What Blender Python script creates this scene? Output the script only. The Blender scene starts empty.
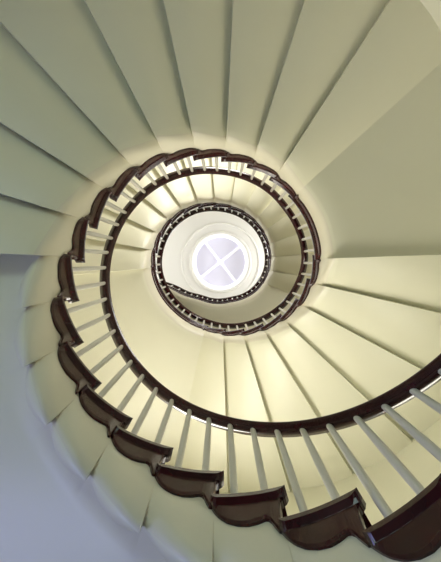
import bpy, math
from mathutils import Vector, Matrix
sc=bpy.context.scene
try: sc.view_settings.view_transform='Standard'
except Exception: pass
RAD=math.pi/180
F=462.0
RW=2.35
def lerp_tab(tab,x):
    if x<=tab[0][0]: return tab[0][1]
    for (a,va),(b,vb) in zip(tab,tab[1:]):
        if x<=b: return va+(vb-va)*(x-a)/(b-a)
    return tab[-1][1]
def smooth_tab(tab,x,s=10):
    tot=0;w=0
    for k in range(-6,7):
        g=math.exp(-(k/3.0)**2); tot+=g*lerp_tab(tab,x+k*s/3.0); w+=g
    return tot/w
RT=[(-225,.72),(-64,.713),(0,.712),(57,.725),(100,.75),(140,.77),(180,.775),(220,.82),(270,.825),(300,.82),(330,.79),(360,.775),(400,.75),(440,.765),(480,.80),(510,.80),(540,.775),(600,.78),(640,.79),(666,.76),(704,.67),(752,.70),(785,.92),(800,1.3),(812,2.1),(825,2.3)]
def R(p): return smooth_tab(RT,p,8)
H=.62
LT=[(-225,-1.02),(228,3.88),(268,3.88),(373,5.18),(445,5.18),(655,7.58),(900,7.58)]
DT=[(-60,.0),(0,.02),(30,.06),(58,.155),(74,.155),(100,.06),(135,.0)]
def L(p): return lerp_tab(LT,p)-smooth_tab(DT,p,6)
def Ls(p): return smooth_tab(LT,p,7)
def P(p,r,z): return (r*math.sin(p*RAD),-r*math.cos(p*RAD),z)

# ---------- materials
def mat(name,col,rough=.6,bump=0,bscale=20,var=0,vscale=6,spec=.5,coat=0,stretch=None,glow=0):
    m=bpy.data.materials.new(name);m.use_nodes=True
    nt=m.node_tree;b=nt.nodes['Principled BSDF']
    b.inputs['Base Color'].default_value=(*col,1);b.inputs['Roughness'].default_value=rough
    b.inputs['Specular IOR Level'].default_value=spec
    b.inputs['Coat Weight'].default_value=coat
    if glow:
        b.inputs['Emission Color'].default_value=(*col,1);b.inputs['Emission Strength'].default_value=glow
    tc=nt.nodes.new('ShaderNodeTexCoord')
    src=tc.outputs['Object']
    if stretch:
        mp=nt.nodes.new('ShaderNodeMapping');mp.inputs['Scale'].default_value=stretch
        nt.links.new(src,mp.inputs[0]);src=mp.outputs[0]
    if var:
        n=nt.nodes.new('ShaderNodeTexNoise');n.inputs['Scale'].default_value=vscale;n.inputs['Detail'].default_value=5
        nt.links.new(src,n.inputs['Vector'])
        cr=nt.nodes.new('ShaderNodeValToRGB')
        cr.color_ramp.elements[0].position=.3;cr.color_ramp.elements[1].position=.7
        cr.color_ramp.elements[0].color=(*[c*(1-var) for c in col],1)
        cr.color_ramp.elements[1].color=(*[min(1,c*(1+var)) for c in col],1)
        nt.links.new(n.outputs['Fac'],cr.inputs[0]);nt.links.new(cr.outputs[0],b.inputs['Base Color'])
    if bump:
        n=nt.nodes.new('ShaderNodeTexNoise');n.inputs['Scale'].default_value=bscale;n.inputs['Detail'].default_value=4
        nt.links.new(src,n.inputs['Vector'])
        bp=nt.nodes.new('ShaderNodeBump');bp.inputs['Strength'].default_value=bump;bp.inputs['Distance'].default_value=.01
        nt.links.new(n.outputs['Fac'],bp.inputs['Height']);nt.links.new(bp.outputs[0],b.inputs['Normal'])
    return m
M_sof=mat('soffit_plaster',(.84,.82,.65),.38,.05,7,.01,3)
M_str=mat('string_paint',(.80,.76,.62),.4,.05,9,.01,3)
M_wall=mat('wall_plaster',(.84,.82,.66),.6,.1,12,.02,2)
M_white=mat('white_plaster',(.90,.89,.87),.6)
M_dark=mat('mahogany',(.035,.0025,.0045),.17,.03,60,.3,12,.5,0)
M_bal=mat('painted_baluster',(.62,.60,.53),.35)
M_floor=mat('stone_floor',(.42,.44,.50),.5,.1,30,.12,4)
M_frame=mat('window_paint',(.8,.8,.78),.4)
M_glass=mat('frosted_skylight_glass',(.68,.67,.79),.3,glow=.28)
M_bar=mat('glazing_bar_paint',(.95,.95,.95),.4,glow=.5)  # white bars and rim; emission stands in for daylight falling on them

def mesh(name,V,Fc,m,parent=None,smooth=True):
    me=bpy.data.meshes.new(name);me.from_pydata(V,[],Fc);me.update()
    if smooth: me.polygons.foreach_set('use_smooth',[True]*len(me.polygons))
    me.materials.append(m)
    o=bpy.data.objects.new(name,me);sc.collection.objects.link(o)
    if parent: o.parent=parent
    return o
stair=bpy.data.objects.new('spiral_staircase',None);sc.collection.objects.link(stair)

# ---------- steps
steps=[]
n=30
for i in range(n): steps.append((-225+453/n*i,-225+453/n*(i+1),0))
steps.append((228,268,1))
for i in range(7): steps.append((268+15*i,283+15*i,0))
steps.append((373,445,1))
for i in range(14): steps.append((445+15*i,460+15*i,0))
steps.append((655,826,2))
def tz(s):
    a,b,k=s
    return L((a+b)/2)

# soffit + string
prof=[(0.0,-.10,0),(-.002,-.15,.2),(.003,-.20,.5),(.012,-.25,.8),(.028,-.285,1),(.05,-.305,1),(.07,-.312,1),(.075,-.315,1),(.20,-.315,1),(.6,-.315,1),(1.0,-.315,1),(None,-.315,1)]
flatp=[(0.0,-.10,0),(-.002,-.15,.2),(.003,-.20,.5),(.012,-.245,.8),(.028,-.28,1),(.046,-.292,1),(.058,-.28,1),(.061,-.22,0),(.20,-.22,0),(.6,-.22,0),(1.0,-.22,0),(None,-.22,0)]
V=[];Fc=[];MI=[]
prev=None
def strip(c1,c2):
    for u in range(len(c1)-1):
        Fc.append((c1[u],c1[u+1],c2[u+1],c2[u]));MI.append(1 if u<6 else 0)
for s in steps:
    a,b,k=s
    ns=14 if not k else int((b-a)/2)
    z0=tz(s)
    mid=(a+b)/2
    pf=flatp if 2<mid<90 else prof
    cols=[]
    for j in range(ns+1):
        t=j/ns
        g=.12
        p=a+g+(b-a-2*g)*t
        r=R(p);base=L(p)
        bow=math.sin(math.pi*t)
        if k: saw=0; rb=0
        else:
            saw=-.028*bow-.06*(1-t)*(.7 if pf is flatp else 1); rb=bow
        col=[len(V)];V.append(P(p,r,z0-.02))
        for q,(dr,dz,w) in enumerate(pf):
            rr=RW+.05 if dr is None else min(r+dr,RW+.04)
            bz=base
            col.append(len(V));V.append(P(p,rr+(.016*rb if (pf is flatp and q in(6,7)) else 0)-(.016*rb*w if q<6 else 0),bz+dz+saw*w))
        cols.append(col)
    for c1,c2 in zip(cols,cols[1:]): strip(c1,c2)
    if prev:
        n1=[];n2=[]
        for u in prev: n1.append(len(V));V.append(V[u])
        for u in cols[0]: n2.append(len(V));V.append(V[u])
        strip(n1,n2)
    prev=cols[-1]
so_=mesh('soffit',V,Fc,M_sof,stair)
so_.data.materials.append(M_str)
so_.data.polygons.foreach_set('material_index',MI)

# treads & risers
V=[];Fc=[];V2=[];F2=[]
for i,s in enumerate(steps):
    a,b,k=s;z=tz(s)
    ns=6 if not k else int((b-a)/3)
    rows=[]
    for j in range(ns+1):
        p=(a-1.2)+(b-a+1.2)*j/ns
        r=min(R(p)-.028,RW-.02)
        base=len(V)
        V+= [P(p,r+.008,z-.04),P(p,r,z-.03),P(p,r,z-.012),P(p,r+.01,z),P(p,RW+.02,z),P(p,RW+.02,z-.04)]
        rows.append(base)
    for x,y in zip(rows,rows[1:]):
        for u in range(6): Fc.append((x+u,x+(u+1)%6,y+(u+1)%6,y+u))
    Fc.append(tuple(rows[0]+u for u in range(6)));Fc.append(tuple(rows[-1]+u for u in reversed(range(6))))
    zl=tz(steps[i-1]) if i>0 else -1.2
    bb=len(V2)
    V2+=[P(a,R(a),zl-.03),P(a,RW+.02,zl-.03),P(a,RW+.02,z-.03),P(a,R(a),z-.03)]
    F2.append((bb,bb+1,bb+2,bb+3))
mesh('treads',V,Fc,M_dark,stair,False)
mesh('risers',V2,F2,M_white,stair,False)

# dark scrolled tread-end brackets (open string): riser end drops to the step below, then a scalloped scroll
low=[(-.16,-.012),(-.12,-.03),(-.04,-.045),(0,-.09),(.03,-.18),(.10,-.175),(.15,-.13),(.22,-.108),(.35,-.118),(.5,-.128),(.65,-.125),(.8,-.11),(.92,-.083),(1.0,-.052),(1.06,-.02)]
def low_at(t): return lerp_tab(low,t)
V=[];Fc=[]
for s in steps:
    a,b,k=s;z=tz(s)
    w=b-a
    N=30 if not k else int(w/.75)
    stepw=15.0
    rows=[]
    for j in range(N+1):
        if not k:
            t=-.16+1.22*j/N; lo=low_at(t); p=a+w*t
        else:
            p=a-2.4+(w+2.4+.9)*j/N
            tt=(p-a)/stepw; te=(p-b)/stepw+1
            lo=low_at(tt) if tt<.5 else (low_at(te) if te>.5 else -.128)
        r=R(p)
        if r>RW-.06: r=RW-.06
        base=len(V)
        V+=[P(p,r+.01,z),P(p,r-.030,z),P(p,r-.036,z-.008),P(p,r-.036,z+max(lo*.5,-.026)),P(p,r-.020,z+max(lo*.8,-.040)),P(p,r-.014,z+lo*.9),P(p,r-.010,z+lo),P(p,r+.01,z+lo)]
        rows.append(base)
    for x,y in zip(rows,rows[1:]):
        for u in range(8): Fc.append((x+u,x+(u+1)%8,y+(u+1)%8,y+u))
    Fc.append(tuple(rows[0]+u for u in range(8)));Fc.append(tuple(rows[-1]+u for u in reversed(range(8))))
mesh('tread_end_brackets',V,Fc,M_dark,stair,False)

# handrail sweep
pr=[]
for k in range(16):
    an=2*math.pi*k/16
    x=.033*math.cos(an);y=.026*math.sin(an)
    if y<0: x*=.72 if k not in(12,) else .8
    pr.append((x,y))
V=[];Fc=[];rows=[]
p=-226
while p<=815:
    rows.append(len(V));r=min(R(p),RW-.05);z=Ls(p)+H
    for x,y in pr: V.append(P(p,r+.0+x,z+y))
    p+=1.5
for x,y in zip(rows,rows[1:]):
    for u in range(16): Fc.append((x+u,x+(u+1)%16,y+(u+1)%16,y+u))
Fc.append(tuple(range(16)));Fc.append(tuple(rows[-1]+u for u in range(16)))
mesh('handrail',V,Fc,M_dark,stair)

# balusters
V=[];Fc=[]
def bal(p,z0,z1,rad):
    c=P(p,min(R(p)+.0,RW-.06),0)
    sec=[(0,1.2),(.04,1.2),(.06,.9),(.5,1.0),(.9,.85),(1,.85)]
    rows=[]
    for t,m in sec:
        rows.append(len(V))
        for k in range(10):
            an=2*math.pi*k/10
            V.append((c[0]+rad*m*math.cos(an),c[1]+rad*m*math.sin(an),z0+(z1-z0)*t))
    for x,y in zip(rows,rows[1:]):
        for u in range(10): Fc.append((x+u,x+(u+1)%10,y+(u+1)%10,y+u))
for s in steps:
    a,b,k=s;z=tz(s);w=b-a
    cnt=2 if not k else max(2,round(w/7.5))
    for j in range(cnt):
        p=a+w*(j+.35)/cnt
        if p>806: continue
        bal(p,z-.005,Ls(p)+H-.01,.0135)
mesh('balusters',V,Fc,M_bal,stair)
# newel at foot of stair
V=[];Fc=[];rows=[]
c=P(-226,.72,0)
for z,rr in [(-1.2,.06),(-1.1,.06),(-1.07,.04),(-.95,.045),(-.7,.035),(-.5,.03),(-.43,.045),(-.36,.05),(-.34,.02),(-.335,0.001)]:
    rows.append(len(V))
    for k in range(16):
        an=2*math.pi*k/16;V.append((c[0]+rr*math.cos(an),c[1]+rr*math.sin(an),z))
for x,y in zip(rows,rows[1:]):
    for u in range(16): Fc.append((x+u,x+(u+1)%16,y+(u+1)%16,y+u))
mesh('newel_post',V,Fc,M_dark,stair)

# ---------- wall with openings for unseen windows, added to carry the lamps
ZF=-1.2;ZC=10.3
wins=[(60,12,-.5,.9),(150,12,-.6,1.1),(200,12,4.3,5.6),(24,12,2.3,3.9),(90,12,7.4,9.2),(270,12,8.3,9.7),(320,12,1.6,3.0)]
zs=sorted(set([ZF,ZC]+[w[2] for w in wins]+[w[3] for w in wins]+[ZF+(ZC-ZF)*k/24 for k in range(25)]))
N=180
V=[P(360*i/N,RW,z) for z in zs for i in range(N)];Fc=[]
for a in range(len(zs)-1):
    for i in range(N):
        pm=360*(i+.5)/N;zm=(zs[a]+zs[a+1])/2
        if any(abs(pm-w[0])<w[1] and w[2]<zm<w[3] for w in wins): continue
        Fc.append((a*N+i,a*N+(i+1)%N,(a+1)*N+(i+1)%N,(a+1)*N+i))
wo=mesh('wall_round',V,Fc,M_wall)
so=wo.modifiers.new('thick','SOLIDIFY');so.thickness=.22
nrm=wo.data.polygons[0].normal;cen=wo.data.polygons[0].center
outward=nrm.x*cen.x+nrm.y*cen.y>0
so.offset=1 if outward else -1
def curved_bar(V,Fc,p0,p1,z0,z1,r0,r1):
    n=max(1,int(abs(p1-p0)/2));rows=[]
    for j in range(n+1):
        p=p0+(p1-p0)*j/n;rows.append(len(V))
        V+= [P(p,r0,z0),P(p,r1,z0),P(p,r1,z1),P(p,r0,z1)]
    for x,y in zip(rows,rows[1:]):
        for u in range(4): Fc.append((x+u,x+(u+1)%4,y+(u+1)%4,y+u))
    Fc.append(tuple(rows[0]+u for u in range(4)));Fc.append(tuple(rows[-1]+u for u in range(4)))
for i,w in enumerate(wins):
    V=[];Fc=[];p0,p1=w[0]-w[1],w[0]+w[1];a,b=w[2],w[3];ra,rb=RW+.06,RW+.10
    curved_bar(V,Fc,p0,p1,a,a+.05,ra,rb);curved_bar(V,Fc,p0,p1,b-.05,b,ra,rb)
    curved_bar(V,Fc,p0,p1,(a+b)/2-.02,(a+b)/2+.02,ra,rb)
    for q in (p0+.6,p0+(p1-p0)/3,p0+(p1-p0)*2/3,p1-.6): curved_bar(V,Fc,q-.5,q+.5,a,b,ra,rb)
    curved_bar(V,Fc,p0-1,p1+1,a-.04,a,RW-.05,RW+.1)
    mesh('window_%d'%(i+1),V,Fc,M_frame,None,False)  # out-of-view frames, put in to give the lamps their openings
# floor, ceiling
def disc(name,z,r0,r1,m,th):
    V=[];Fc=[];N=96
    for i in range(N):
        V+=[P(360*i/N,r0,z),P(360*i/N,r1,z),P(360*i/N,r1,z+th),P(360*i/N,r0,z+th)]
    for i in range(N):
        x=4*i;y=4*((i+1)%N)
        for u in range(4): Fc.append((x+u,x+(u+1)%4,y+(u+1)%4,y+u))
    return mesh(name,V,Fc,m,None,False)
disc('floor',ZF-.1,.001,RW+.22,M_floor,.1)
disc('ceiling',ZC,.64,RW+.22,M_white,.25)
# skylight
sky=bpy.data.objects.new('skylight',None);sc.collection.objects.link(sky)
def torus(name,r,z,w,h,m,par):
    V=[];Fc=[];N=96;K=10
    for i in range(N):
        for k in range(K):
            an=2*math.pi*k/K;V.append(P(360*i/N,r+w*math.cos(an),z+h*math.sin(an)))
    for i in range(N):
        for k in range(K): Fc.append((i*K+k,i*K+(k+1)%K,((i+1)%N)*K+(k+1)%K,((i+1)%N)*K+k))
    o=mesh(name,V,Fc,m);o.parent=par;return o
torus('rim_moulding',.66,ZC-.01,.035,.03,M_white,sky)
torus('outer_moulding',.86,ZC-.005,.025,.02,M_white,sky)
torus('inner_rim',.60,ZC+.14,.045,.045,M_bar,sky)
def bar(name,ang,r0,r1,z0,z1,w):
    d=Vector(P(ang,1,0));t=Vector(P(ang+90,1,0));V=[];
    for rr,zz in((r0,z0),(r1,z1)):
        for sx,sz in((-1,0),(1,0),(1,1),(-1,1)): V.append(tuple(d*rr+t*w*sx+Vector((0,0,zz+.04*sz))))
    o=mesh(name,V,[(0,1,5,4),(1,2,6,5),(2,3,7,6),(3,0,4,7),(0,1,2,3),(4,5,6,7)],M_bar,sky,False)
for i in range(4): bar('glazing_bar_%d'%(i+1),52+90*i,0.0,.57,ZC+.20,ZC+.14,.022)
torus('centre_boss',.03,ZC+.19,.03,.02,M_bar,sky)
V=[P(0,0,ZC+.26)];Fc=[]
for k in range(48): V.append(P(7.5*k,.66,ZC+.19))
for k in range(48): Fc.append((0,1+k,1+(k+1)%48))
mesh('glazing',V,Fc,M_glass,sky,False)

# ---------- lights (area lamps added at the unseen windows to light the stair)
cols=[((.38,.40,1),27),((.68,1,.86),19),((1,.97,.91),95),((1,.95,.82),76),((1,.99,.96),115),((1,.99,.97),100),((1,.94,.76),28)]
for w,(c,e) in zip(wins,cols):
    l=bpy.data.lights.new('window_daylight','AREA');l.shape='RECTANGLE'
    l.size=2*RW*math.sin(w[1]*RAD);l.size_y=w[3]-w[2];l.energy=e;l.color=c
    o=bpy.data.objects.new('window_daylight',l);sc.collection.objects.link(o)
    pos=Vector(P(w[0],RW+.15,(w[2]+w[3])/2));o.location=pos
    o.rotation_euler=Vector((-pos.x,-pos.y,0)).to_track_quat('-Z','Z').to_euler()
wd=bpy.data.worlds.new('World');sc.world=wd;wd.use_nodes=True
wd.node_tree.nodes['Background'].inputs[0].default_value=(.75,.85,1,1)
wd.node_tree.nodes['Background'].inputs[1].default_value=1.0

# ---------- camera
cd=bpy.data.cameras.new('camera');cam=bpy.data.objects.new('camera',cd);sc.collection.objects.link(cam)
cd.sensor_fit='VERTICAL';cd.sensor_height=24;cd.lens=24*F/562
t=math.atan(19/F)
fw=Vector((0,-math.sin(t),math.cos(t)));up=Vector((0,math.cos(t),math.sin(t)));rt=fw.cross(up)
cam.matrix_world=Matrix(((rt.x,up.x,-fw.x,0),(rt.y,up.y,-fw.y,0),(rt.z,up.z,-fw.z,0),(0,0,0,1)))
cd.clip_start=.02
sc.camera=cam
